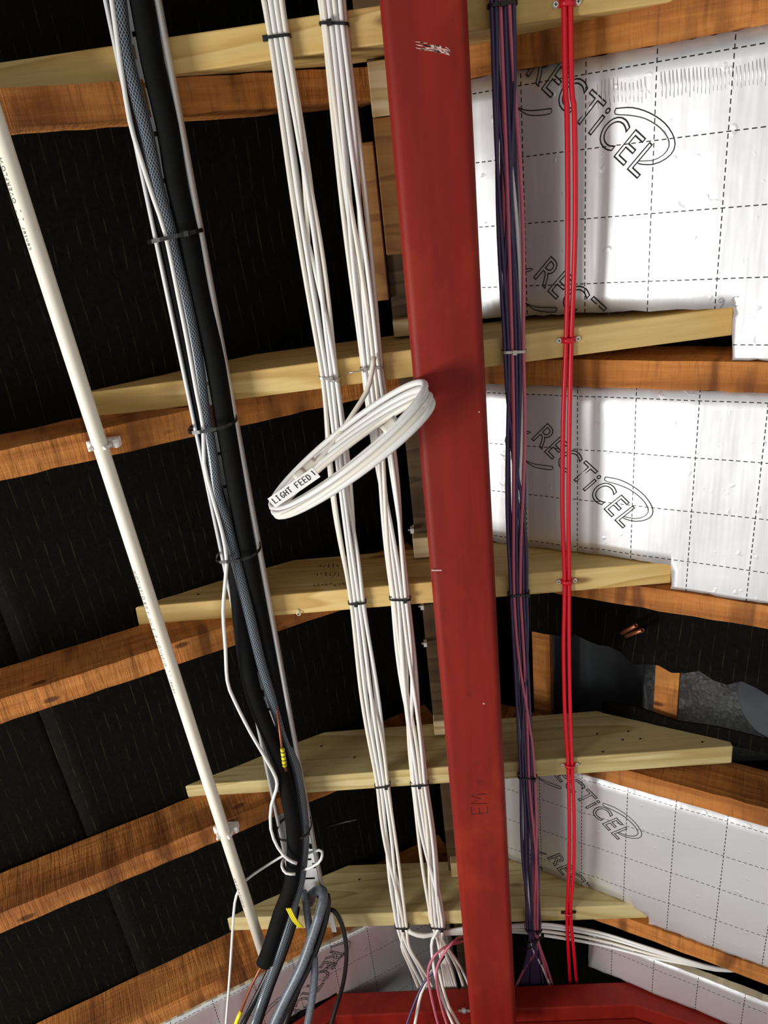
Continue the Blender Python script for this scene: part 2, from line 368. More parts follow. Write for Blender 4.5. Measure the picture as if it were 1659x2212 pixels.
# ------------------------------------------------------------------ red ridge beam
BZ = CZ+.965
def rbeam():
    xs0, xs1 = -.0225, .0745; h = ZB-.0005-BZ; r = .0125; prof = []
    for cx, cz, a0 in ((xs1-r, BZ+r, -90), (xs1-r, BZ+h-r, 0), (xs0+r, BZ+h-r, 90), (xs0+r, BZ+r, 180)):
        for q in range(6):
            a = math.radians(a0+90*q/5); prof.append((cx+r*math.cos(a), cz+r*math.sin(a)))
    n = len(prof); ny = 40; vt = []; fc = []
    for j in range(ny+1):
        y = Y0+.02+(1.70-Y0-.02)*j/ny; sh = -.0035*(y-.3)
        vt += [(x+sh, y, z) for x, z in prof]
    for j in range(ny):
        for i in range(n): fc.append((j*n+i, j*n+(i+1) % n, (j+1)*n+(i+1) % n, (j+1)*n+i))
    fc += [tuple(range(n)), tuple(ny*n+i for i in range(n))]
    o = mobj('ridge_beam', vt, fc, RED); me = o.data
    me.polygons.foreach_set('use_smooth', [len(p.vertices) == 4 for p in me.polygons])
    md = o.modifiers.new('edge', 'EDGE_SPLIT'); md.split_angle = math.radians(50)
    return setp(o, 'red oxide painted steel beam running under the pale collar ties', 'steel beam')
beam = rbeam()
def strokes(lines, origin, ex, ey, r, mat, name, parent, nrm=None):
    mb = MB()
    for ln in lines:
        pts = [Vector(origin)+ex*a+ey*b for a, b in ln]; mb.tube(pts, r, 5)
    o = mb.build(name, mat, None, True)
    if parent: o.parent = parent; o.matrix_parent_inverse = parent.matrix_world.inverted()
    return o
GL = {'E': [[(.6, 0), (0, 0), (0, 1), (.6, 1)], [(0, .5), (.5, .5)]], 'M': [[(0, 0), (.05, 1), (.4, .35), (.75, 1), (.8, 0)]],
      'L': [[(0, 1), (0, 0), (.55, 0)]], 'I': [[(.2, 0), (.2, 1)], [(0, 0), (.4, 0)], [(0, 1), (.4, 1)]],
      'G': [[(.6, .85), (.35, 1), (.08, .75), (.05, .3), (.3, 0), (.6, .15), (.6, .45), (.35, .45)]],
      'H': [[(0, 0), (0, 1)], [(.6, 0), (.6, 1)], [(0, .5), (.6, .5)]], 'T': [[(.3, 0), (.3, 1)], [(0, 1), (.65, 1)]],
      'F': [[(0, 0), (0, 1), (.6, 1)], [(0, .5), (.45, .5)]], 'D': [[(0, 0), (0, 1), (.35, .95), (.6, .6), (.55, .25), (.3, 0), (0, 0)]],
      '|': [[(.1, 0), (.0, 1)]], ' ': []}
def write(txt, adv, hgt):
    out = []; x = 0
    for ch in txt:
        for ln in GL[ch]: out.append([((x+a)*hgt, b*hgt) for a, b in ln])
        x += adv
    return out
p = at_z(1053, 1757, .9648); q = at_z(1050, 1716, .9648); ex = (q-p); ex.z = 0; L = ex.length; ex.normalize(); ey = Vector((-1, 0, 0)); ey = (ey-ex*ey.dot(ex)).normalized()
strokes(write('EM', .85, L/1.6), p, ex, ey, .0006, INK, 'marker_letters', beam)
sc = MB()
rs = random.Random(3)
for i in range(26):
    t = rs.random(); u = 905+60*t+rs.uniform(-5, 5); v = 98+12*t+rs.uniform(-8, 8); ln = rs.uniform(8, 34)*(1-.5*t); w = rs.uniform(1.0, 3.0+4*t)
    a, b, c_, d = at_z(u-ln/2, v-2, .9646), at_z(u+ln/2, v+2-w/2, .9646), at_z(u+ln/2+2, v+2+w/2, .9646), at_z(u-ln/4, v+w/3, .9646)
    up = Vector((0, 0, .0003)); sc.add([a, b, c_, d, a+up, b+up, c_+up, d+up], [(0, 1, 2, 3), (4, 7, 6, 5), (0, 4, 5, 1), (1, 5, 6, 2), (2, 6, 7, 3), (3, 7, 4, 0)])
for u, v, ln, w in ((943, 1232, 22, 3), (1035, 890, 3, 3), (1045, 1520, 4, 3)):
    a, b, c_, d = at_z(u-ln/2, v-w/2, .9646), at_z(u+ln/2, v-w/3, .9646), at_z(u+ln/2, v+w/2, .9646), at_z(u-ln/2, v+w/2, .9646)
    sc.add([a, b, c_, d, a+up, b+up, c_+up, d+up], [(0, 1, 2, 3), (4, 7, 6, 5), (0, 4, 5, 1), (1, 5, 6, 2), (2, 6, 7, 3), (3, 7, 4, 0)])
setp(sc.build('scrape_marks', PSCR, beam), 'pale scrape marks in the red paint')
# ------------------------------------------------------------------ cranked cross steel at the far end
PY = 1.70
def xsteel():
    e = empty('cross_steel', (0, PY, CZ+.85))
    top = [(-1.5, .46), (-.44, 1.004), (-.332, 1.074), (.335, 1.079), (.60, .976), (1.5, .53)]
    def plate(name, d0, d1, y0, y1):
        vt = []; fc = []; n = len(top)
        for x, z in top:
            for (yy, zz) in ((y0, z-d0), (y1, z-d0), (y1, z-d1), (y0, z-d1)): vt.append((x, yy, zz-.85))
        for i in range(n-1):
            for q in range(4): a = i*4+q; b = i*4+(q+1) % 4; fc.append((a, b, b+4, a+4))
        fc += [(0, 3, 2, 1), tuple((n-1)*4+q for q in range(4))]
        o = mobj(name, vt, fc, RED, e); bevel(o, .003, 2); return o
    plate('top_flange', 0, .052, 0, .10); plate('web', .0521, .24, .044, .056); plate('bottom_flange', .2401, .262, 0, .10)
    setp(e, 'dark red cranked steel crossing under the far end of the roof', 'steel beam')
    p = at_y(1002, 2184, PY-.02)
    b = empty('bolt', p); MB().tube([(-.012, .0, 0), (.02, 0, 0)], .003, 8).build('shank', SLV, b); MB().tube([(-.004, 0, 0), (.004, 0, 0)], .006, 6).build('nut', SLV, b)
    setp(b, 'small zinc bolt sticking out beside the lower end of the red beam', 'bolt')
xsteel()
# ------------------------------------------------------------------ insulation boards with printed grid and logos
def logo_mesh():
    c = bpy.data.curves.new('logo', 'FONT'); c.body = 'RECTiCEL'; c.size = 1; c.fill_mode = 'NONE'; c.bevel_depth = .017; c.bevel_resolution = 0; c.resolution_u = 5; c.space_character = 1.12
    o = bpy.data.objects.new('logo', c); COL.objects.link(o); bpy.context.view_layer.update()
    me = bpy.data.meshes.new_from_object(o.evaluated_get(bpy.context.evaluated_depsgraph_get())); bpy.data.objects.remove(o)
    xs = [v.co.x for v in me.vertices]; return me, min(xs), max(xs)
LOGO, LX0, LX1 = logo_mesh()
def local_on(side, u, v):
    return slope_matrix(side, 0).inverted() @ at_slope(u, v, side)
PA, PB = local_on(1, 1147, 949), local_on(1, 1345, 1143)
LEN = (PB-PA).length; ANG = math.atan2((PB-PA).y, (PB-PA).x); SC = LEN/(LX1-LX0)
def to_logo(u, v):                             # pixel of the best seen logo -> logo units of length
    d = local_on(1, u, v)-PA; c, s = math.cos(-ANG), math.sin(-ANG); return (d.x*c-d.y*s, d.x*s+d.y*c)
SW = [[(1306, 1033), (1335, 1038), (1365, 1052), (1392, 1073), (1408, 1097), (1408, 1114), (1395, 1124), (1372, 1128), (1347, 1122), (1347, 1118), (1370, 1122), (1389, 1118), (1399, 1108), (1397, 1095), (1384, 1078), (1358, 1059), (1330, 1048), (1305, 1041), (1306, 1033)],
      [(1193, 1009), (1155, 1004), (1135, 996), (1108, 980), (1092, 960), (1092, 945), (1106, 936), (1142, 933), (1142, 937), (1112, 941), (1100, 950), (1102, 962), (1116, 978), (1140, 1002), (1159, 1012), (1191, 1016), (1193, 1009)]]
SWL = [[to_logo(*q) for q in s] for s in SW]
FLIP = -1                                      # seen from below the slope frame reads mirrored: text faces -z
def add_logo(board, anchor, ang, mirror, clip=(-9, 9)):
    """anchor, ang in board coordinates; the print sits on the underside (local z = 0)"""
    c, s = math.cos(ang), math.sin(ang); ey_s = -1 if mirror else 1
    def tr(a, b): b *= ey_s; return (anchor[0]+a*c-b*s, anchor[1]+a*s+b*c)
    gx, cr_ = SURF[board.name]
    def lift(p_, dz_=0): return (p_[0], p_[1], wave(p_[0]+gx, p_[1], cr_)-.0004+dz_)
    vt = [lift(tr((v.co.x-LX0)*SC, v.co.y*SC*1.3), v.co.z*SC*.5) for v in LOGO.vertices]
    mb = MB().add(vt, [tuple(p.vertices) for p in LOGO.polygons])
    for s_ in SWL: mb.tube([lift(tr(a, -b if mirror else b)) for a, b in smooth2(s_)], .0007, 4)
    lo, hi = clip
    mb.f = [f for f in mb.f if all(lo < mb.v[i].y < hi for i in f)]
    o = mb.build('printed_logo', INK, board); o['label'] = 'outlined lettering and swoosh printed on the foil'; return o
def smooth2(s): return [(p.x, p.y) for p in smooth_path([(a, b, 0) for a, b in s], .006)]
def wave(x, y, creases):
    z = .0006*math.sin(x*41+y*6)+.0005*math.sin(y*33+x*13)
    for cx, w, d in creases: z += d*math.exp(-((x-cx*N_)/w)**2)
    return z
SURF = {}
def board(side, outline, gridpx, label, creases=(), off=.0035, th=.07, drop=0):
    """outline: list of (X, Y) corners (seen in plan), gridpx: a pixel where two printed lines cross"""
    g = local_on(side, *gridpx); mm = slope_matrix(side, 0)
    mm = mm @ Matrix.Translation((g.x, g.y, off-drop))
    pts = [(abs(x)*N_-g.x, y-g.y) for x, y in outline]
    bm = bmesh.new(); vs_ = [bm.verts.new((a, b, 0)) for a, b in pts]; bm.faces.new(vs_)
    xs = [a for a, b in pts]; ys = [b for a, b in pts]
    def cut(lo, hi, ax, step):
        t = lo+step
        while t < hi-.002:
            co = Vector((t, 0, 0)) if ax == 0 else Vector((0, t, 0)); no = Vector((1, 0, 0)) if ax == 0 else Vector((0, 1, 0))
            bmesh.ops.bisect_plane(bm, geom=bm.verts[:]+bm.edges[:]+bm.faces[:], plane_co=co, plane_no=no); t += step
    cut(min(xs), max(xs), 0, .012); cut(min(ys), max(ys), 1, .03)
    rr = random.Random(int(gridpx[0]*3+gridpx[1])); be = set(v for e in bm.edges if e.is_boundary for v in e.verts)
    for v in bm.verts:
        v.co.z = wave(v.co.x+g.x, v.co.y, creases)
        if v in be: v.co.x += rr.uniform(-.0012, .0012); v.co.y += rr.uniform(-.0022, .0005); v.co.z += rr.uniform(0, .0012)
    r = bmesh.ops.extrude_face_region(bm, geom=bm.faces[:]); nv = [e for e in r['geom'] if isinstance(e, bmesh.types.BMVert)]
    for v in nv: v.co.z = th
    bmesh.ops.recalc_face_normals(bm, faces=bm.faces)
    me = bpy.data.meshes.new('insulation_board'); bm.to_mesh(me); bm.free(); me.materials.append(FOIL); me.materials.append(FOAM)
    for p_ in me.polygons:
        p_.use_smooth = abs(p_.normal.z) > .7
        if abs(p_.normal.z) < .5: p_.material_index = 1
    o = bpy.data.objects.new('insulation_board', me); COL.objects.link(o); o.matrix_world = mm
    setp(o, label, 'insulation board', 'foil faced boards between the rafters'); o['g'] = (g.x, g.y); SURF[o.name] = (g.x, creases); return o
def ry(k): return CY[k]+CT+ROFF[k]             # near face of a right rafter
BX = XE-.04; CR = ((.222, .006, .0022), (.205, .022, -.002), (.262, .016, .0016), (.14, .03, -.0016))
def seam(px): return [(q_.x, q_.y) for q_ in (at_slope(u, v, 1) for u, v in px)]
s1 = seam([(1584, 735), (1583, 669), (1397, 674), (1238, 679), (1044, 690)]); s2 = seam([(1449, 1266), (1447, 1224), (1365, 1212), (1241, 1195), (1063, 1177)]); s4 = seam([(1401, 2003), (1400, 1984), (1349, 1958), (1270, 1928)])
def notch(s, k): return [(s[0][0], ry(k)-.001)]+[(x, min(y, cyk(k, x)-.001) if soffit(x) > ZB+.002 else y) for x, y in s[1:]]
bd0 = board(1, [(.03, ry(0)+RT+.001), (BX, ry(0)+RT+.001), (BX, ry(1)-.001)]+notch(s1, 1)+[(.03, cyk(1, .03)-.001)],
            (1405, 462), 'crumpled silver foil board with crimped band and two logos, farthest from the cross steel', CR)
bd1 = board(1, [(.03, ry(1)+RT+.001), (BX, ry(1)+RT+.001), (BX, ry(2)-.001)]+notch(s2, 2)+[(.03, cyk(2, .03)-.001)],
            (1373, 862), 'silver foil board with one whole logo between two long rafters beside the torn opening', CR)
bd3 = board(1, [(.03, ry(3)+RT+.001), (BX, ry(3)+RT+.001), (BX, ry(4)-.001)]+notch(s4, 4)+[(.03, cyk(4, .03)-.001)],
            (1352, 1787), 'silver foil board by the second rafter from the cross steel, below the galvanised duct', CR)
bd4 = board(1, [(.25, ry(4)+RT+.062), (BX, ry(4)+RT+.045), (BX, 1.695), (.25, 1.695)], (1500, 2190), 'dull grey foil board lying above the sloping right arm of the cross steel', (), th=.016)
ly = CY[4]+CT+LOFF[4]+RT+.001
bdl = board(-1, [(-.06, ly+.02), (-BX, ly), (-BX, 1.695), (-.322, 1.695), (-.322, 2.3), (-.06, 2.3)], (462, 2172), 'foil board with an upside-down logo next to the first felt-side rafter', ((.3, .02, -.002),))
def rel(bd, side, u, v):
    p_ = local_on(side, u, v); return (p_.x-bd['g'][0], p_.y-bd['g'][1])
dv = (math.cos(ANG)*LEN, math.sin(ANG)*LEN)
def logo_by_start(bd, u, v, yend=9): a = rel(bd, 1, u, v); add_logo(bd, a, ANG, True, (-9, yend-bd['g'][1]))
def logo_by_end(bd, u, v): a = rel(bd, 1, u, v); add_logo(bd, (a[0]-dv[0], a[1]-dv[1]), ANG, True)
logo_by_start(bd1, 1147, 949); logo_by_end(bd0, 1376, 386); logo_by_start(bd0, 1151, 599, CY[1]-.012); logo_by_end(bd3, 1334, 1817); logo_by_start(bd3, 1181, 1856, CY[4]-.004)
a = rel(bdl, -1, 716, 2056); add_logo(bdl, a, ANG*-1+math.radians(90), False)
for bd in (bd0, bd1, bd3, bd4, bdl): del bd['g']
# crimped band on the first board
cr = MB()
ih = bd0.matrix_world.inverted()
for i in range(46):
    u = 1272+i*8.6; v = 175-(u-1272)*.135
    if 1400 < u < 1425: continue
    a = ih @ at_slope(u+random.uniform(-1, 1), v, 1); b = ih @ at_slope(u+2, v+58+random.uniform(-6, 6), 1)
    a.z = b.z = .0004; cr.tube([a, a*.5+b*.5, b], [.0005, .0015, .0005], 6, cap=True)
o = cr.build('crimped_band', FOIL, bd0, True); o['kind'] = 'stuff'
# ------------------------------------------------------------------ void behind the torn felt: duct, battens, dark disc
d = empty('round_duct', (.45, 1.14, CZ+1.42))
def cyl(x0, x1, r, mat, name, seg=48): return MB().tube([(x0, 0, 0), (x0*.5+x1*.5, 0, 0), (x1, 0, 0)], r, seg).build(name, mat, d, True)
cyl(-.052, .40, .185, GALV, 'galvanised_section'); cyl(-.056, -.050, .190, GALV, 'end_collar')
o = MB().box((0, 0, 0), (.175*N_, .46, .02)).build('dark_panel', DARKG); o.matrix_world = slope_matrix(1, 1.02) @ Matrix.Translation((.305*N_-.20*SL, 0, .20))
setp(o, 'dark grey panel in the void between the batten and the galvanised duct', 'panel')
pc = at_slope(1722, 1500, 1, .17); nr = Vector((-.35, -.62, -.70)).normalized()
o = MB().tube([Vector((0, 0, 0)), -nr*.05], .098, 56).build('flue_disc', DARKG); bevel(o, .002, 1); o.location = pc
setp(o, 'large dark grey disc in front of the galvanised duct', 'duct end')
setp(d, 'spangled galvanised round duct seen through the torn felt', 'duct')
for i, (x0, x1, lb) in enumerate(((.385, .428, 'short brown batten crossing in front of the galvanised duct'), (.168, .205, 'short brown batten in the dark beside the purple cables'))):
    mb = MB().box((0, 0, 0), (x1-x0, .50, .022)); o = mb.build('batten', WOLD); mm = slope_matrix(1, 1.08) @ Matrix.Translation(((x0+x1)/2*N_-(RO_+.022)*SL, 0, RO_+.022)); o.matrix_world = mm
    setp(o, lb, 'batten')
o = slope_strip('roofing_strip', .25, XE, 1.005, 1.024, RO_-.004, FELT, None, edge=lambda x: .992+.006*math.sin(x*37)); setp(o, 'curling strip of black felt along the top of the second foil-side rafter', 'felt strip')
for (u0, v0, u1, v1), lb in (((1330, 1374, 1374, 1351), 'stub of brown pipe poking from the torn felt, nearer the rafter'), ((1337, 1379, 1388, 1361), 'stub of brown pipe poking from the torn felt, nearer the duct')):
    a, b = at_slope(u0, v0, 1, .10), at_slope(u1, v1, 1, .045); dd = (b-a).normalized()
    e = empty('pipe_stub', a); hollow_end(MB(), [Vector((0, 0, 0)), (b-a)*.5, b-a], .0038, .0027, 12).build('pipe_wall', COP, e, True)
    setp(e, lb, 'pipe stub', 'pipe stubs in the torn felt')
# ------------------------------------------------------------------ white overflow pipe with clips and print
PO = -.024
ppx = [(-35, 180), (0, 287), (85, 505), (228, 960), (350, 1380), (485, 1800), (545, 1985), (600, 2150)]
ppts = [at_slope(u, v, -1, PO) for u, v in ppx]
# straight pipe: least deviation line through ends
pa, pb = ppts[1], ppts[6]; pdir = (pb-pa).normalized()
pz = min(p_.z for p_ in ppts)
PR = .0108
def ppt(y): t = (y-pa.y)/pdir.y; return pa+pdir*t
pipe = empty('overflow_pipe', ppt(.5)); P0 = ppt(.5)
MB().tube([ppt(y)-P0 for y in (-1.2, -.5, 0, .5, 1, 1.425)], PR, 24).build('pipe_wall', PIPE, pipe, True)
setp(pipe, 'long white plastic overflow pipe clipped under the felt-side rafters', 'pipe')
def pipe_text(txt, ystart, size, side_deg, name='printed_text'):
    c = bpy.data.curves.new('t', 'FONT'); c.body = txt; c.size = size; c.resolution_u = 3; c.space_character = 1.25
    o = bpy.data.objects.new('t', c); COL.objects.link(o); bpy.context.view_layer.update()
    me = bpy.data.meshes.new_from_object(o.evaluated_get(bpy.context.evaluated_depsgraph_get())); bpy.data.objects.remove(o)
    vt = []
    for v in me.vertices:
        y = ystart-v.co.x; ang = math.radians(side_deg)+v.co.y/PR
        cpt = ppt(y)-P0; rr = PR+.00025
        vt.append(cpt+Vector((-math.sin(ang)*rr, 0, -math.cos(ang)*rr)))
    mobj(name, vt, [tuple(p_.vertices) for p_ in me.polygons], INK, pipe)
pipe_text('center \u25AE\u25AE OVERFLOW  21.5 MM   CE', .030, .0085, 12)
pipe_text('center \u25AE\u25AE OVERFLOW 21.5 MM  A 0.8 OVERFLOW', .735, .0085, 12)
pipe_text('OVERFLOW 21.5 MM', 1.27, .0075, 12)
for (u, v), lb in (((228, 962), 'white pipe clip holding the overflow pipe to the fourth rafter from the cross steel'), ((487, 1800), 'white pipe clip with open hook holding the overflow pipe to the second rafter')):
    y = at_slope(u, v, -1, PO).y; c_ = ppt(y); e = empty('pipe_clip', c_)
    MB().box((0, 0, .0165), (.044, .013, .010)).build('clip_base', CLIPW, e)
    for s in (-1, 1):
        arc = [Vector((s*(PR+.0025)*math.cos(math.radians(a_)), 0, (PR+.0025)*math.sin(math.radians(a_)))) for a_ in (70, 40, 10, -20, -45)]
        arc.append(arc[-1]+Vector((s*.004, 0, -.002))); MB().tube(smooth_path(arc, .003), .0028, 6, sx=1).build('clip_arm', CLIPW, e, True)
        MB().tube([(s*.019, -.006, .010), (s*.019, .006, .010)], .0052, 10).build('clip_lug', CLIPW, e, True)
    setp(e, lb, 'pipe clip', 'pipe clips')
# ------------------------------------------------------------------ cable ties
def tie(px, py, x0, x1, z0, z1, lb, mat=BLKP, head=0, y=None, tail=None, tw=.0042, yaw=0.0, grp='cable ties'):
    """band round a bundle: x0..x1, z0..z1 in world, at the Y where the pixel sees the band's underside"""
    c = at_z(px, py, z0-CZ) if y is None else Vector((0, y, z0)); cx, cz_ = (x0+x1)/2, (z0+z1)/2
    e = empty('cable_tie', (cx, c.y, z0)); hw, hh = (x1-x0)/2, (z1-z0)/2; r = min(hw, hh)*.8; loop = []
    for sx_, sz_, a0 in ((1, -1, -90), (1, 1, 0), (-1, 1, 90), (-1, -1, 180)):
        for q_ in range(4):
            a_ = math.radians(a0+30*q_); loop.append((sx_*(hw-r)+r*math.cos(a_), sz_*(hh-r)+r*math.sin(a_)))
    vt = []; fc = []; n = len(loop)
    for (a_, b_) in loop:
        ln = math.hypot(a_, b_) or 1; nx, nz = a_/ln, b_/ln
        for o_, w_ in ((0, -tw/2), (0, tw/2), (.0012, tw/2), (.0012, -tw/2)): vt.append((a_+nx*o_, w_+a_*yaw, hh+b_+nz*o_))
    for i in range(n):
        j = (i+1) % n
        for q_ in range(4): fc.append((i*4+q_, i*4+(q_+1) % 4, j*4+(q_+1) % 4, j*4+q_))
    mobj('band', vt, fc, mat, e, False)
    hx = head*hw
    MB().box((hx, hx*yaw, -.0025 if abs(head) < .9 else hh*.6), (.0062, .0068, .005)).build('tie_head', mat, e)
    if tail is not None:
        MB().tube([(hx, 0, -.003), (hx+tail[0]*.5, tail[1]*.5, -.005), (hx+tail[0], tail[1], -.004)], [.0022, .002, .0012], 6, sx=.5).build('tail', mat, e, True)
    return setp(e, lb, 'cable tie', grp)
# ------------------------------------------------------------------ bundles
def slots(rows, r):
    out = []
    for j, n in enumerate(rows):
        for i in range(n): out.append(((i-(n-1)/2)*2*r*.98, -r-(len(rows)-1-j)*1.8*r))
    return out
def interp(tbl, y):
    if y <= tbl[0][0]: a, b = tbl[0], tbl[1]
    elif y >= tbl[-1][0]: a, b = tbl[-2], tbl[-1]
    else:
        for a, b in zip(tbl, tbl[1:]):
            if a[0] <= y <= b[0]: break
    return a[1]+(b[1]-a[1])*(y-a[0])/(b[0]-a[0])
def bundle(px, rows, r, seed, spread=.45, sag=.006, ystart=-.95, zoff=0.0):
    """returns for every cable its list of points up to the last tie; px = tie pixels in order"""
    rr = random.Random(seed); sl = slots(rows, r); n = len(sl); zc = 1.070-.014
    tb = [at_z(u, v, zc) for u, v in px]; xt = [(p_.y, p_.x) for p_ in tb]; ties = [p_.y for p_ in tb]
    ties = [ties[0]-.42]+ties
    order = list(range(n)); per = []
    for t in ties:
        per.append(order[:])
        for _ in range(n//2):
            i = rr.randrange(n-1); order[i], order[i+1] = order[i+1], order[i]
    per[1] = per[0]
    cabs = []
    for c in range(n):
        pts = []; phase = [rr.uniform(-1, 1) for _ in ties]; ph2 = [rr.uniform(-1, 1) for _ in ties]
        for k in range(len(ties)-1):
            s0, s1 = sl[per[k][c]], sl[per[k+1][c]]
            m_ = 8
            for q_ in range(m_ if k < len(ties)-2 else m_+1):
                t = q_/m_; y = ties[k]+(ties[k+1]-ties[k])*t; sm = t*t*(3-2*t); b = math.sin(math.pi*t)**1.5
                ox = s0[0]+(s1[0]-s0[0])*sm; oz = s0[1]+(s1[1]-s0[1])*sm
                ox = ox*(1+spread*b)+phase[k]*r*1.3*b; oz = oz-sag*b+ph2[k]*r*.9*b
                pts.append(Vector((interp(xt, y)+ox, y, ZB+oz-.0005+zoff)))
        cabs.append(pts)
    return cabs, ties[1:], tb
def collar_word(k): return ['fifth', 'fourth', 'third', 'second', 'first'][k]
AP = [(600, 78), (711, 818), (771, 1304), (826, 1700), (868, 2006)]
BP = [(721, 50), (803, 796), (864, 1296), (906, 1697), (946, 2006)]
PP = [(1086, 8), (1111, 760), (1121, 1285), (1140, 1681), (1153, 2010)]
ra = .0034
Ac, At, Atb = bundle(AP, (4, 4), ra, 11, .6); Bc, Bt, Btb = bundle(BP, (4, 5), ra, 23, .42)
rp = .0027
Pc, Pt, Ptb = bundle(PP, (6, 5, 4), rp, 5, .28, .005)
def zz(u, v, h): return at_z(u, v, h)
def over(u, v, h=1.084):                      # reaches the top of the cross steel and runs on over it
    p_ = at_z(u, v, h); return [p_]
# white bundle farther from the beam
fanA = [[(868, 2045), (882, 2080), (903, 2132)], [(872, 2045), (890, 2085), (912, 2130)], [(880, 2045), (902, 2085), (922, 2128)], [(884, 2045), (908, 2085), (932, 2126)]]
def rightrun(i):
    h = [1.058, 1.060, 1.066, 1.079, 1.079, 1.058]; f_ = (0, 6, 15, 24)[i]
    pts = [zz(u, v, hh) for (u, v), hh in zip([(888, 2013+i), (915, 2019+i*1.5), (940, 2016+i), (1005, 2004+f_*.5), (1108, 1998+f_*.6), (1180, 1997+f_)], h)]
    pts += [at_slope(1290, 2013+f_*1.1, 1, -.012), at_slope(1400, 2047+f_*.8, 1, -.010), at_slope(1490, 2076+f_*.3, 1, -.004), at_slope(1545, 2090+f_*.2, 1, .02), at_slope(1600, 2097, 1, .05)]
    return pts
def endover(c, px, h=1.086):
    q_ = c[:]
    pts = [at_z(px[0][0], px[0][1], 1.058), at_z(px[1][0], px[1][1], 1.072), at_z(px[2][0], px[2][1], h)]
    d_ = (pts[-1]-pts[-2]).normalized(); d_.z = 0; pts.append(pts[-1]+d_*.12+Vector((0, 0, .002))); return q_+pts
# front (lowest) row has the even slots first: give the first four cables the fan, the rest the run behind the beam
for i, c in enumerate(Ac):
    pts = endover(c, fanA[i]) if i < 4 else c+rightrun(i-4)
    lb = 'white cable of the bundle farther from the red beam, fanning out over the cross steel' if i < 4 else 'white cable of the bundle farther from the red beam, turning off behind the beam'
    setp(cable('white_cable', pts, ra, WHT if i % 3 else WHT2), lb, 'cable', 'white cables fanning out' if i < 4 else 'white cables turning off behind the beam')
fanB = [[(950, 2045), (958, 2085), (967, 2127)], [(953, 2045), (964, 2085), (974, 2127)], [(957, 2045), (972, 2085), (984, 2126)], [(960, 2040), (985, 2085), (999, 2124)],
        [(962, 2040), (990, 2080), (1008, 2116)], [(955, 2045), (966, 2085), (979, 2127)], [(948, 2045), (955, 2085), (962, 2128)], [(952, 2045), (962, 2085), (971, 2127)]]
for i, c in enumerate(Bc):
    if i == 1:
        pts = c+[zz(u, v, h) for u, v, h in ((934, 2030, 1.045), (933, 2056, 1.035), (938, 2095, 1.02), (947, 2130, 1.01), (962, 2175, 1.0), (980, 2215, .985), (1000, 2265, .95))]
        lb = 'white cable of the bundle nearer the red beam, hanging before the cross steel'; g = None
    else:
        pts = endover(c, fanB[i if i < 1 else i-1]); lb = 'white cable of the bundle nearer the red beam, ending over the cross steel'; g = 'white cables ending over the cross steel'
    setp(cable('white_cable', pts, ra, WHT if i % 4 else WHT2), lb, 'cable', g)
wc = ra*2*4/2+.0012
TN = ['black cable tie', 'metallic grey cable tie', 'black cable tie', 'dark frayed cable tie', 'black cable tie']
for k in range(5):
    mA = [BLKP, SLV, BLKP, BLKP, BLKP][k]; x = interp([(p_.y, p_.x) for p_ in Atb], At[k])
    tie(0, 0, x-wc, x+wc, ZB-.0148, ZB-.0002, '%s on white bundle farther from red beam, %s from cross steel' % (TN[k], collar_word(k)), mA, head=(-1.1, .2, -.1, .5, .2)[k], y=At[k], tail=((.012, .006) if k in (1,) else None), tw=.0036, yaw=(0, .15, 0, -.1, .12)[k])
    x = interp([(p_.y, p_.x) for p_ in Btb], Bt[k]); mB = [BLKP, SLV, BLKP, BLKP, BLKP][k]
    tie(0, 0, x-wc-.0025, x+wc+.0025, ZB-.0148, ZB-.0002, '%s on white bundle nearer the red beam, %s from cross steel' % (TN[k], collar_word(k)), mB, head=(-.3, -.6, .5, 0, .5)[k], y=Bt[k], tail=((-.028, .002) if k == 1 else None), tw=.0036, yaw=(.14, 0, .1, 0, .2)[k])
# purple bundle
nP = len(Pc); cols = [PUR]*nP; cols[2] = PNK; cols[4] = PNK; cols[7] = WHT; cols[8] = PNK
names = {id(PUR): 'purple', id(PNK): 'pink', id(WHT): 'white'}
for i, c in enumerate(Pc):
    t = (i*7 % nP)/(nP-1); u = 1128+52*t
    if cols[i] is PNK: u = (1192, 1184, 1118)[[2, 4, 8].index(i)]
    if cols[i] is WHT: u = 1186
    pts = endover(c, [(1142+24*t, 2045), ((1142+24*t)*.45+u*.55, 2085), (u, 2124)])
    nm = names[id(cols[i])]
    setp(cable(nm+'_cable', pts, rp, cols[i], seg=7), '%s cable in the purple bundle beside the red beam' % nm, 'cable', None if nm == 'white' else nm+' cables in the purple bundle')
wp = rp*2*6/2+.0012
PT = ['black cable tie', 'shiny metal cable tie', 'black cable tie', 'wire-like cable tie with a loose loop', 'black cable tie']
for k in range(5):
    x = interp([(p_.y, p_.x) for p_ in Ptb], Pt[k])
    tie(0, 0, x-wp, x+wp, ZB-.0164, ZB-.0002, '%s on the purple bundle, %s from the cross steel' % (PT[k], collar_word(k)), [BLKP, SLV, BLKP, BLKP, BLKP][k], head=(0, 0, .8, .6, .4)[k], y=Pt[k], tw=.0040, yaw=(0, .05, -.08, .1, .15)[k])
x = Ptb[4].x; tie(0, 0, x-wp, x+wp+.003, ZB-.018, ZB-.0002, 'second black cable tie just past the last tie on the purple bundle', BLKP, head=.9, y=Ptb[4].y+.028, tw=.004, yaw=-.5)
setp(cable('black_lace', [zz(1162, 2030, 1.04), zz(1155, 2042, 1.036), zz(1140, 2050, 1.036), zz(1116, 2050, 1.055), zz(1085, 2046, 1.076)], .0014, BLKP), 'thin black lace running from the purple bundle behind the red beam', 'lace')
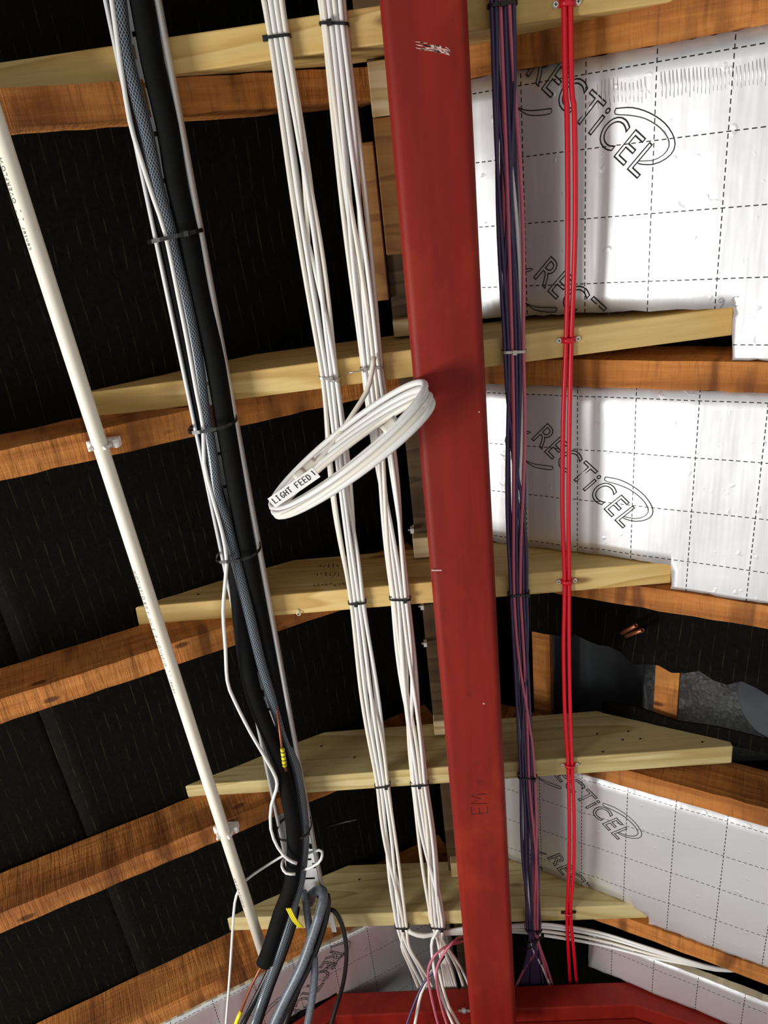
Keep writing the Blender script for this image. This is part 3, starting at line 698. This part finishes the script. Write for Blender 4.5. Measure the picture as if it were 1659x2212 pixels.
# red cables in clips
RPX = [(1226, 5), (1229, 735), (1225, 1258), (1232, 1656), (1229, 1975)]
rtb = [at_z(u, v, 1.070-.006) for u, v in RPX]; rx = [(p_.y, p_.x) for p_ in rtb]; rr_ = .0036
for s, lb in ((-1, 'red fire alarm cable of the pair, on the side towards the purple bundle'), (1, 'red fire alarm cable of the pair, on the side away from the purple bundle')):
    pts = [Vector((interp(rx, -.95)+s*rr_*1.05, -.95, ZB-.0042))]
    for k, p_ in enumerate(rtb):
        pts.append(Vector((p_.x+s*rr_*1.02, p_.y, ZB-.0042)))
        if k < 4:
            q_ = rtb[k+1]
            for t in (.3, .6, .8): b = math.sin(math.pi*t); pts.append(Vector((p_.x+(q_.x-p_.x)*t+s*rr_*(1.02+.35*b)+.004*b*(1 if k in (0, 3) else -1), p_.y+(q_.y-p_.y)*t, ZB-.0042-.004*b)))
    e1, e2 = at_z(1234+s*6, 2060, 1.066), at_z(1238+s*7, 2116, 1.088); pts += [e1, e2, e2+(e2-e1).normalized()*.1]
    setp(cable('red_cable', pts, rr_, REDC), lb, 'cable', 'pair of red cables')
for k, p_ in enumerate(rtb):
    e = empty('cable_clip', (p_.x, p_.y, ZB-.0005)); arc = []
    for a_ in range(0, 181, 15): t = math.radians(a_); arc.append((-.0085*math.cos(t), 0, -.0088*math.sin(t)**.6))
    vt = []; fc = []
    for a_, b_, c_ in arc:
        for o_, w_ in ((0, -.004), (0, .004), (-.001, .004), (-.001, -.004)): vt.append((a_, w_, c_+o_))
    for i in range(len(arc)-1):
        for q_ in range(4): fc.append((i*4+q_, i*4+(q_+1) % 4, i*4+4+(q_+1) % 4, i*4+4+q_))
    mobj('strap', vt, fc, REDC, e, True)
    for s in (-1, 1):
        MB().box((s*.0115, 0, -.0008), (.008, .008, .0012)).build('lug', REDC if k < 4 else BLKP, e)
        if k < 4:
            sc_ = MB().tube([(s*.0135, 0, -.0012), (s*.0135, 0, -.0032)], [.0044, .0030], 14).build('screw', SCRW, e)
            MB().box((s*.0135, 0, -.0033), (.0038, .0009, .0006)).box((s*.0135, 0, -.0033), (.0009, .0038, .0006)).build('recess_shade', INK, sc_)  # flat black cross bars, painting the shade of the driver recess
    setp(e, 'red clip%s on the red cables, %s from the cross steel' % (' with two screws' if k < 4 else '', collar_word(k)), 'cable clip', 'clips on the red cables')
# ------------------------------------------------------------------ perforated tray with hoses
TXL = [(p_.y, p_.x) for p_ in (at_z(226, 0, 1.048), at_z(336, 510, 1.048), at_z(412, 925, 1.048), at_z(486, 1205, 1.048))]
TXR = [(p_.y, p_.x) for p_ in (at_z(331, 0, 1.048), at_z(434, 500, 1.048), at_z(514, 925, 1.048), at_z(564, 1205, 1.048), at_z(612, 1500, 1.048), at_z(650, 1690, 1.048), at_z(672, 1810, 1.048), at_z(697, 1925, 1.048))]
def fitline(t):
    n = len(t); my = sum(a for a, b in t)/n; mx = sum(b for a, b in t)/n
    k = sum((a-my)*(b-mx) for a, b in t)/sum((a-my)**2 for a, b in t); return mx, k, my
fr = fitline(TXR); fl_ = fitline(TXL); TW = (fr[0]+fr[1]*(.4-fr[2]))-(fl_[0]+fl_[1]*(.4-fl_[2]))
def txr(y): return fr[0]+fr[1]*(y-fr[2])
TEND = at_z(697, 1930, 1.06).y
def make_tray():
    e = empty('cable_tray', (0, 0, ZB)); base = MB(); cell = .056; y = TEND-.0; 
    xs = [0, .010, .018, .026, .039, .047, .055, TW] if TW > .06 else [0, TW*.16, TW*.28, TW*.4, TW*.6, TW*.72, TW*.84, TW]
    holes = {(1, 1), (5, 1), (2, 3), (3, 3), (4, 3)}
    while y > -1.1:
        ys = [y, y-.010, y-.026, y-.034, y-.040, y-cell]
        for j in range(5):
            for i in range(7):
                if (i, j) in holes: continue
                yy0, yy1 = ys[j+1], ys[j]; o0, o1 = txr((yy0))-TW, txr(yy1)-TW
                base.add([(o0+xs[i], yy0, -.0012), (o0+xs[i+1], yy0, -.0012), (o1+xs[i+1], yy1, -.0012), (o1+xs[i], yy1, -.0012)], [(0, 1, 2, 3)])
        y -= cell
    o = base.build('tray_base', TRAY, e); md = o.modifiers.new('thick', 'SOLIDIFY'); md.thickness = .001
    for s in (0, 1):
        f = MB(); ya, yb = -1.1, TEND
        for dx, z0, z1, t in ((0, -.001, -.021, .0012), ):
            xa, xb = txr(ya)-TW*(1-s), txr(yb)-TW*(1-s)
            f.add([(xa-t, ya, z0), (xa+t, ya, z0), (xa+t, ya, z1), (xa-t, ya, z1), (xb-t, yb, z0), (xb+t, yb, z0), (xb+t, yb, z1), (xb-t, yb, z1)], [(0, 1, 2, 3), (7, 6, 5, 4), (0, 4, 5, 1), (1, 5, 6, 2), (2, 6, 7, 3), (3, 7, 4, 0)])
        f.tube([(xa, ya, -.0215), (xb, yb, -.0215)], .0032, 8); f.build('flange', TRAY, e, True)
    setp(e, 'galvanised perforated cable tray carrying the black foam tubes and braided hose', 'cable tray')
make_tray()
def hosepts(px, h):
    pts = [zz(u, v, (h if isinstance(h, (int, float)) else h[i])) for i, (u, v) in enumerate(px)]
    if px[0][1] < 0: pts = [Vector((pts[0].x+fr[1]*(y-pts[0].y), y, pts[0].z)) for y in (-1.08, -.85, -.65, -.5, -.4, -.34) if y < pts[0].y-.04]+pts   # on along the tray
    return pts
def uv_tube(name, pts, r, mat, parent=None, pitch=.0065):
    path = smooth_path(pts, .012); seg = 14; o = MB().tube(path, r, seg).build(name, mat, parent, True); me = o.data
    L = [0]
    for a_, b_ in zip(path, path[1:]): L.append(L[-1]+(b_-a_).length)
    uv = me.uv_layers.new(name='UVMap')
    for p_ in me.polygons:
        ks = [v % seg for v in p_.vertices]; wrap = max(ks) == seg-1 and min(ks) == 0
        for li, vi in zip(p_.loop_indices, p_.vertices):
            k_ = vi % seg; k_ = seg if (wrap and k_ == 0) else k_; uv.data[li].uv = (k_/seg, L[min(vi//seg, len(L)-1)]/pitch*1.0)
    return o
t2 = [(290, -60), (306, 0), (330, 135), (361, 270), (383, 405), (405, 500), (430, 635), (462, 770), (488, 922), (508, 1040), (536, 1202), (558, 1310), (584, 1430), (606, 1540), (628, 1640), (646, 1740), (655, 1800)]
setp(cable('foam_tube', hosepts(t2, [1.042]*11+[1.046, 1.05, 1.052, 1.054, 1.055, 1.056]), [.0150]*1 and .0148, BLK, seg=14), 'thick black foam pipe insulation in the tray, alongside the inner flange', 'foam tube')
t1 = [(215, -60), (240, 0), (268, 130), (298, 270), (328, 400), (352, 505), (380, 635), (407, 770), (437, 922), (465, 1040), (493, 1150), (506, 1220), (522, 1354), (545, 1489), (587, 1600), (609, 1667), (626, 1735), (635, 1802), (634, 1870), (626, 1921), (606, 1971), (585, 2040), (568, 2085)]
h1 = [1.056]*10+[1.050]+[1.043, 1.035, 1.03, 1.025, 1.022, 1.02, 1.018, 1.01, 1.0, .985, .96, .94]
path1 = smooth_path(hosepts(t1, h1), .02); n1_ = len(path1); rad1 = []
for p_ in path1:
    t = min(1, max(0, (p_.y-.35)/.35)); rad1.append(.0075+.0072*t)
e = empty('foam_tube', path1[n1_//2]); o_ = path1[n1_//2]
hollow_end(MB(), [p_-o_ for p_ in path1], rad1, [q_*.48 for q_ in rad1], 16).build('foam_sleeve', BLK, e, True)
setp(e, 'black foam tube ending in an open cut end with a copper pipe coming out', 'foam tube')
bz = [(244, -60), (258, 0), (270, 101), (294, 202), (321, 304), (341, 405), (365, 489), (373, 534), (402, 652), (425, 770), (442, 888), (459, 989), (469, 1067), (486, 1117), (503, 1185), (520, 1252), (543, 1345), (563, 1428), (584, 1499), (600, 1550), (622, 1610), (640, 1660), (653, 1735), (659, 1802), (656, 1853), (649, 1904), (636, 1950), (622, 2000), (597, 2075), (566, 2160), (548, 2215), (530, 2270)]
hb = [1.030]*17+[1.033, 1.036, 1.042, 1.047, 1.045, 1.04, 1.036, 1.032, 1.02, 1.0, .98, .95, .92, .89, .87]
setp(uv_tube('braided_hose', hosepts(bz, hb), .0088, BRD), 'grey-blue braided hose lying between the black foam tubes in the tray', 'hose')
wcab = [(226, -60), (241, 0), (262, 150), (280, 260), (300, 330), (332, 430), (357, 505), (385, 640), (405, 740), (425, 850), (439, 925), (441, 1000), (458, 1070), (480, 1150), (489, 1205), (488, 1240), (482, 1320), (487, 1400), (491, 1470), (505, 1510), (540, 1580), (575, 1640), (596, 1680), (597, 1705), (586, 1740), (585, 1790), (600, 1830), (622, 1856), (641, 1865)]
setp(cable('white_flex', hosepts(wcab, [1.022]*13+[1.018, 1.014, 1.01]+[1.002]*8+[1.0, .998, .995, .99, .99]), .0031, WHT), 'thin white flex running in the tray then swinging loose beside the black foam tube', 'cable')
setp(cable('white_flex', hosepts([(638, 1888), (618, 1886), (609, 1872), (612, 1858), (622, 1850), (650, 1848), (690, 1836), (696, 1848), (688, 1864), (665, 1876), (655, 1878)], [.985, .985, .995, 1.01, 1.03, 1.045, 1.03, 1.015, 1.01, 1.01, 1.02]), .0028, WHT), 'thin white flex looped around the foam tube and the end of the tray', 'cable')
setp(cable('white_flex', hosepts([(618, 1845), (600, 1855), (565, 1877), (533, 1900)], [1.03, 1.03, 1.02, 1.0])+[at_slope(u, v, -1, -.016) for u, v in ((516, 1922), (507, 1950), (503, 2000), (498, 2080), (493, 2150), (488, 2215), (486, 2270))], .0026, WHT), 'thin white flex crossing behind the overflow pipe and dropping away', 'cable')
# hoses dropping off the tray end
setp(uv_tube('braided_hose', hosepts([(668, 1950), (676, 1930), (692, 1922), (699, 1935), (690, 1975), (672, 2030), (650, 2090), (615, 2160), (590, 2215), (570, 2270)], [1.05, 1.045, 1.035, 1.02, 1.0, .98, .955, .925, .90, .88]), .0100, GREYH), 'broad grey braided hose folding over the end of the tray', 'hose')
setp(uv_tube('braided_hose', hosepts([(655, 1925), (660, 1945), (664, 1975), (674, 2040), (680, 2090), (675, 2150), (664, 2215), (655, 2270)], [1.045, 1.03, 1.015, .99, .97, .95, .925, .90]), .0078, GREYH), 'grey braided hose hanging straightest below the end of the tray', 'hose')
setp(cable('black_hose', hosepts([(690, 1935), (706, 1936), (706, 1965), (696, 2010), (672, 2075), (640, 2140), (600, 2215), (575, 2270)], [1.04, 1.03, 1.015, 1.0, .975, .945, .91, .88]), .0075, BLKP, seg=12), 'black hose lying behind the broad grey braided hose below the tray', 'hose')
setp(cable('black_hose', hosepts([(640, 1960), (632, 2000), (612, 2060), (585, 2130), (556, 2215), (540, 2270)], [1.02, 1.005, .98, .955, .92, .9]), .0080, BLKP, seg=12), 'black hose between the two slanting grey braided hoses below the tray', 'hose')
setp(cable('black_hose', hosepts([(600, 2050), (580, 2100), (548, 2165), (523, 2215), (500, 2265)], [.985, .965, .935, .91, .89]), .0062, BLKP, seg=12), 'black hose next to the copper pipe below the cut foam tube', 'hose')
setp(cable('black_hose', hosepts([(672, 2010), (664, 2060), (650, 2120), (630, 2175), (615, 2215), (600, 2260)], [1.03, 1.015, 1.0, .985, .97, .95]), .0060, BLKP, seg=12), 'thin black hose behind the others, in front of the dull foil', 'hose')
setp(cable('black_cable', hosepts([(690, 1950), (705, 1963), (722, 1968), (738, 1995), (747, 2035), (748, 2075), (740, 2130), (722, 2190), (710, 2230), (700, 2270)], [1.05, 1.045, 1.04, 1.03, 1.02, 1.01, 1.0, .985, .97, .955]), .0046, BLKP, seg=10), 'glossy black cable arching out from the tray end past the foil logo', 'cable')
cp = hosepts([(573, 2072), (558, 2100), (543, 2130), (530, 2160), (518, 2190), (508, 2215), (490, 2260)], [.952, .937, .927, .918, .91, .902, .89])
e = empty('copper_pipe', cp[2]); MB().tube([p_-cp[2] for p_ in smooth_path(cp, .01)], .0030, 10).build('pipe_wall', COP, e, True)
sv = [zz(u, v, h) for u, v, h in ((521, 2184, .911), (514, 2200, .906), (508, 2216, .902), (500, 2236, .897))]
MB().tube([p_-cp[2] for p_ in sv], .0042, 10).build('sleeve', YEL, e, True)
for q_ in range(3): c_ = sv[0].lerp(sv[3], .15+.3*q_)-cp[2]; dd = (sv[3]-sv[0]).normalized(); MB().tube([c_, c_+dd*.004], .0044, 10).build('sleeve_stripe', GRN, e, True)
setp(e, 'copper pipe with a green and yellow sleeve leaving the cut foam tube', 'pipe')
cp = hosepts([(596, 1520), (602, 1560), (607, 1600), (612, 1640), (618, 1665)], [1.036, 1.03, 1.018, 1.012, 1.012])
e = empty('earth_wire', cp[2]); MB().tube([p_-cp[2] for p_ in smooth_path(cp, .01)], .0024, 8).build('conductor', COP, e, True)
a_, b_ = zz(610, 1618, 1.010), zz(615, 1654, 1.010)
MB().tube([a_-cp[2], b_-cp[2]], .0042, 10).build('sleeve', YEL, e, True)
for q_ in range(4): c_ = a_.lerp(b_, .12+.24*q_)-cp[2]; dd = (b_-a_).normalized(); MB().tube([c_, c_+dd*.0018], .0046, 10).build('sleeve_stripe', BLKP, e, True)
setp(e, 'copper earth wire with a yellow and black striped sleeve between tube and tray', 'wire')
def tape_band(px, r, lb, hz):
    a_, b_ = zz(*px[0], hz), zz(*px[1], hz); e = empty('tape_band', a_.lerp(b_, .5)); c_ = a_.lerp(b_, .5); side = (b_-a_).normalized(); down = Vector((0, .5, -.6)).normalized(); nrm = side.cross(down).normalized()
    for q_ in (-1, 0, 1):
        pts = [(a_-c_)+nrm*q_*.0042, Vector((0, 0, 0))+nrm*q_*.0042+Vector((0, 0, -.004)), (b_-c_)+nrm*q_*.0042]
        MB().tube(smooth_path(pts, .004), .0017, 8).build('tape_strip', YEL, e, True)
    setp(e, lb, 'tape')
tape_band(((623, 1962), (650, 2003)), .01, 'yellow striped tape round the foam tube and hoses under the tray', .965)
tape_band(((694, 1974), (714, 1973)), .01, 'yellow striped tape on the bracket behind the black arching cable', 1.03)
b = empty('tray_bracket', at_z(708, 1965, 1.055)); q_ = at_z(716, 2012, 1.055)-b.location
MB().add([(-.006, -.01, 0), (.008, -.01, 0), (.010, q_.y, -.002), (.0, q_.y, -.002), (-.006, -.01, .002), (.008, -.01, .002), (.010, q_.y, 0), (.0, q_.y, 0)], [(0, 1, 2, 3), (7, 6, 5, 4), (0, 4, 5, 1), (1, 5, 6, 2), (2, 6, 7, 3), (3, 7, 4, 0)]).build('bracket_arm', TRAY, b)
MB().tube([(.002, .01, -.001), (.002, .01, -.004)], .0035, 8).build('bolt', SLV, b)
setp(b, 'pale metal bracket arm past the end of the tray at the first collar tie', 'bracket')
for (u, v), lb, hd in (((383, 511), 'fourth', .7), ((466, 926), 'third', -.9), ((527, 1206), 'second', .2), ((640, 1809), 'first', 0)):
    c_ = at_z(u, v, 1.015); xr_ = txr(c_.y)
    tie(0, 0, xr_-TW-.005 if v < 1500 else xr_-TW+.0, xr_+.005, CZ+1.010, ZB-.0003, 'wide black cable tie round the whole tray, %s one from the tray end' % lb, BLKP, head=hd, y=c_.y, tw=.0052, yaw=-.10)
setp(cable('black_strip', [at_z(705, 1785, 1.09), at_z(735, 1778, 1.085), at_z(770, 1770, 1.08)], [.0028, .002, .0008] and .002, BLKP), 'loose end of a black strap in the dark beside the tray', 'strap')
# ------------------------------------------------------------------ hanging loose cables at the far end
def drop(nm, mat, px, h, r, lb, g=None): setp(cable(nm, hosepts(px, h), r, mat), lb, 'cable', g)
drop('pink_cable', PNK, [(1030, 2030), (1000, 2033), (956, 2049), (931, 2076), (924, 2106), (930, 2145), (938, 2180), (947, 2215), (965, 2265)], [1.078, 1.066, 1.035, 1.025, 1.015, 1.005, .995, .985, .96], .0027, 'pink cable looping out from behind the red beam, the lower of two', None)
drop('pink_cable', PNK, [(1030, 2018), (1000, 2022), (977, 2036), (955, 2066), (943, 2095), (944, 2130), (953, 2172), (966, 2215), (985, 2265)], [1.078, 1.070, 1.035, 1.028, 1.018, 1.005, .995, .985, .96], .0027, 'pink cable looping out from behind the red beam, nearer the beam', None)
drop('purple_cable', PUR, [(960, 2065), (940, 2094), (915, 2124), (895, 2168), (878, 2215), (865, 2265)], [1.045, 1.035, 1.025, 1.005, .985, .96], .0027, 'single purple cable slanting down in front of the cross steel')
drop('white_cable', WHT2, [(935, 2095), (922, 2120), (910, 2145), (902, 2180), (896, 2215), (890, 2265)], [1.05, 1.04, 1.03, 1.01, .99, .965], .0036, 'ivory cable slanting down beside the single purple cable')
drop('white_cable', WHT2, [(948, 2095), (956, 2130), (970, 2175), (992, 2215), (1010, 2265)], [1.05, 1.035, 1.01, .99, .965], .0036, 'ivory cable hanging beside the pink loops and the red beam')
# ------------------------------------------------------------------ coil of white feed cable with tape and lettering
coil = empty('cable_coil', at_z(752, 976, .95)); C0 = coil.location.copy()
def ring(tipL, tipR, upm, lom, zs, name, r=.0040, mat=WHT, phase=0, span=1.0):
    L_, R_, U_, D_ = at_z(*tipL, zs[0]), at_z(*tipR, zs[1]), at_z(*upm, zs[2]), at_z(*lom, zs[3])
    c_ = (L_+R_)/2; a_ = (R_-L_)/2; b_ = (U_-D_)/2; c2 = (U_+D_)/2; c_ = c_.lerp(c2, .5); pts = []
    n = 44
    for i in range(n):
        t = 2*math.pi*i/n+phase; s_ = math.sin(t); pts.append(c_+a_*math.cos(t)+b_*s_-C0)
    MB().tube(pts, r, 8, closed=True, sx=1).build(name, mat, coil, True)
ring((584, 1100), (917, 838), (736, 922), (752, 1000), (.965, .930, 1.02, .905), 'turn', .0046)
ring((586, 1098), (912, 848), (748, 938), (762, 1006), (.958, .928, 1.01, .898), 'turn', .0046)
ring((580, 1108), (916, 858), (750, 950), (775, 1016), (.952, .926, 1.0, .890), 'turn', .0046)
ring((580, 1112), (914, 868), (756, 962), (790, 1024), (.948, .924, .99, .884), 'turn', .0048)
ring((588, 1108), (908, 862), (760, 968), (778, 1022), (.946, .926, .985, .882), 'turn', .0046, WHT2)
def cuff(px, zs, r, name='tape_wrap'):
    pts = [at_z(u, v, z)-C0 for (u, v), z in zip(px, zs)]; MB().tube(smooth_path(pts, .006), r, 10).build(name, TAPE, coil, True)
cuff([(832, 936), (846, 924), (862, 909)], (.902, .904, .906), .0100); cuff([(657, 1020), (670, 1008), (684, 995)], (.985, .990, .995), .0072)
cuff([(640, 1035), (650, 1026), (658, 1019)], (.98, .982, .985), .0080)
# written flag on the lower turns
fa, fb = at_z(591, 1092, .900), at_z(688, 1025, .893)
fx = (fb-fa).normalized(); up_ = at_z(581, 1076, .900)-fa; up_ = (up_-fx*up_.dot(fx)); up_.normalize(); Lf = (fb-fa).length
th_ = fx.cross(up_).normalized()
wv = .0125; fv = []
for t in (0, Lf*1.0):
    for s in (-.004, wv): 
        for d_ in (-.0006, .0006): fv.append(fa+fx*t+up_*s+th_*d_-C0)
mobj('written_tape', fv, [(0, 1, 3, 2), (4, 6, 7, 5), (0, 4, 5, 1), (2, 3, 7, 6), (0, 2, 6, 4), (1, 5, 7, 3)], WHT, coil)
sgn = -1 if th_.z > 0 else 1
mk = write('LIGHT FEED', .95, .0082); sx_ = Lf*.80/(max(a for l_ in mk for a, b_ in l_))
mk = [[(a*sx_+Lf*.06, b_+.001) for a, b_ in l_] for l_ in mk]; mk.append([(Lf*.955, .002), (Lf*.945, .010)])
mb = MB()
for l_ in mk: mb.tube([fa+fx*a+up_*b_+th_*(sgn*.0009)-C0 for a, b_ in l_], .00065, 5)
o = mb.build('marker_letters', INK, coil, True); o['label'] = 'black handwritten words LIGHT FEED'
cf = [Bc[2][-1]*0+at_z(808, 770, 1.050), at_z(803, 805, 1.043), at_z(792, 846, 1.035), at_z(765, 890, 1.02), at_z(735, 935, 1.01), at_z(700, 982, .995), at_z(672, 1006, .988), at_z(640, 1036, .975)]
MB().tube([p_-C0 for p_ in smooth_path(cf, .012)], .0038, 8).build('feed_tail', WHT2, coil, True)
setp(coil, 'coiled white feed cable taped together, marked LIGHT FEED, hanging across both white bundles', 'cable coil')
# small washer-like eyelet under the third collar, dark spots on the collars
e = empty('screw_eye', at_z(645, 1326, 1.066)); pts = [Vector((.0032*math.cos(t*math.pi/6), .0032*math.sin(t*math.pi/6), 0)) for t in range(12)]
MB().tube(pts, .0009, 6, closed=True).build('ring', SCRW, e, True); MB().tube([(0, -.003, 0), (0, -.008, .004)], .0009, 6).build('shank', SCRW, e, True)
setp(e, 'tiny white ring eye under the third collar tie beside the tray', 'screw eye')

# faint stamped marks and dark spots on the near faces of two collar ties, pencilled figures on a board
ties_ = [o_ for o_ in bpy.data.objects if o_.name.startswith('collar_tie')]
bpy.context.view_layer.update()
def on_collar(k, u, v):
    x = 0.0
    for _ in range(4): p_ = at_y(u, v, cyk(k, x)-.0003); x = p_.x
    return p_
def child_of(o_, par): o_.parent = par; o_.matrix_parent_inverse = par.matrix_world.inverted()
mb = MB(); rs = random.Random(12)
for y0_, xs_ in ((1222, (690, 735)), (1240, (684, 738)), (1263, (676, 742))):
    u = xs_[0]
    while u < xs_[1]:
        for _ in range(3):
            a_ = on_collar(2, u+rs.uniform(0, 5), y0_+rs.uniform(-5, 5)); b_ = on_collar(2, u+rs.uniform(0, 6), y0_+rs.uniform(-5, 5)); mb.tube([a_, b_], .0005, 4)
        u += 9
o = mb.build('grade_stamp', WDRK); child_of(o, [t for t in ties_ if abs(t.location.y-CY[2]) < .05][0])
for k, u, v in ((3, 1345, 1598), (3, 1383, 1596), (3, 1357, 1580), (3, 1302, 1624), (3, 1290, 1585), (3, 694, 1612), (3, 766, 1636), (4, 776, 1900), (2, 428, 1284), (3, 1517, 1603)):
    p_ = on_collar(k, u, v); o = MB().tube([p_, p_+Vector((0, -.0004, 0))], .0022, 8).build('dark_spot', INK); child_of(o, [t for t in ties_ if abs(t.location.y-CY[k]) < .05][0])  # small flat dark discs on the timber face
GL['3'] = [[(.05, .9), (.35, 1), (.55, .8), (.25, .55), (.6, .3), (.35, 0), (.0, .1)]]; GL['6'] = [[(.5, 1), (.15, .6), (.05, .25), (.3, 0), (.55, .2), (.4, .45), (.1, .3)]]
p_, q_, w_ = at_slope(1594, 640, 1, .002), at_slope(1560, 644, 1, .002), at_slope(1596, 662, 1, .002)
ex = (q_-p_).normalized(); ey = (w_-p_); hh_ = ey.length; ey.normalize()
strokes(write('36', 1.25, hh_), p_, ex, ey, .0004, GREYH, 'pencil_figures', bd0)
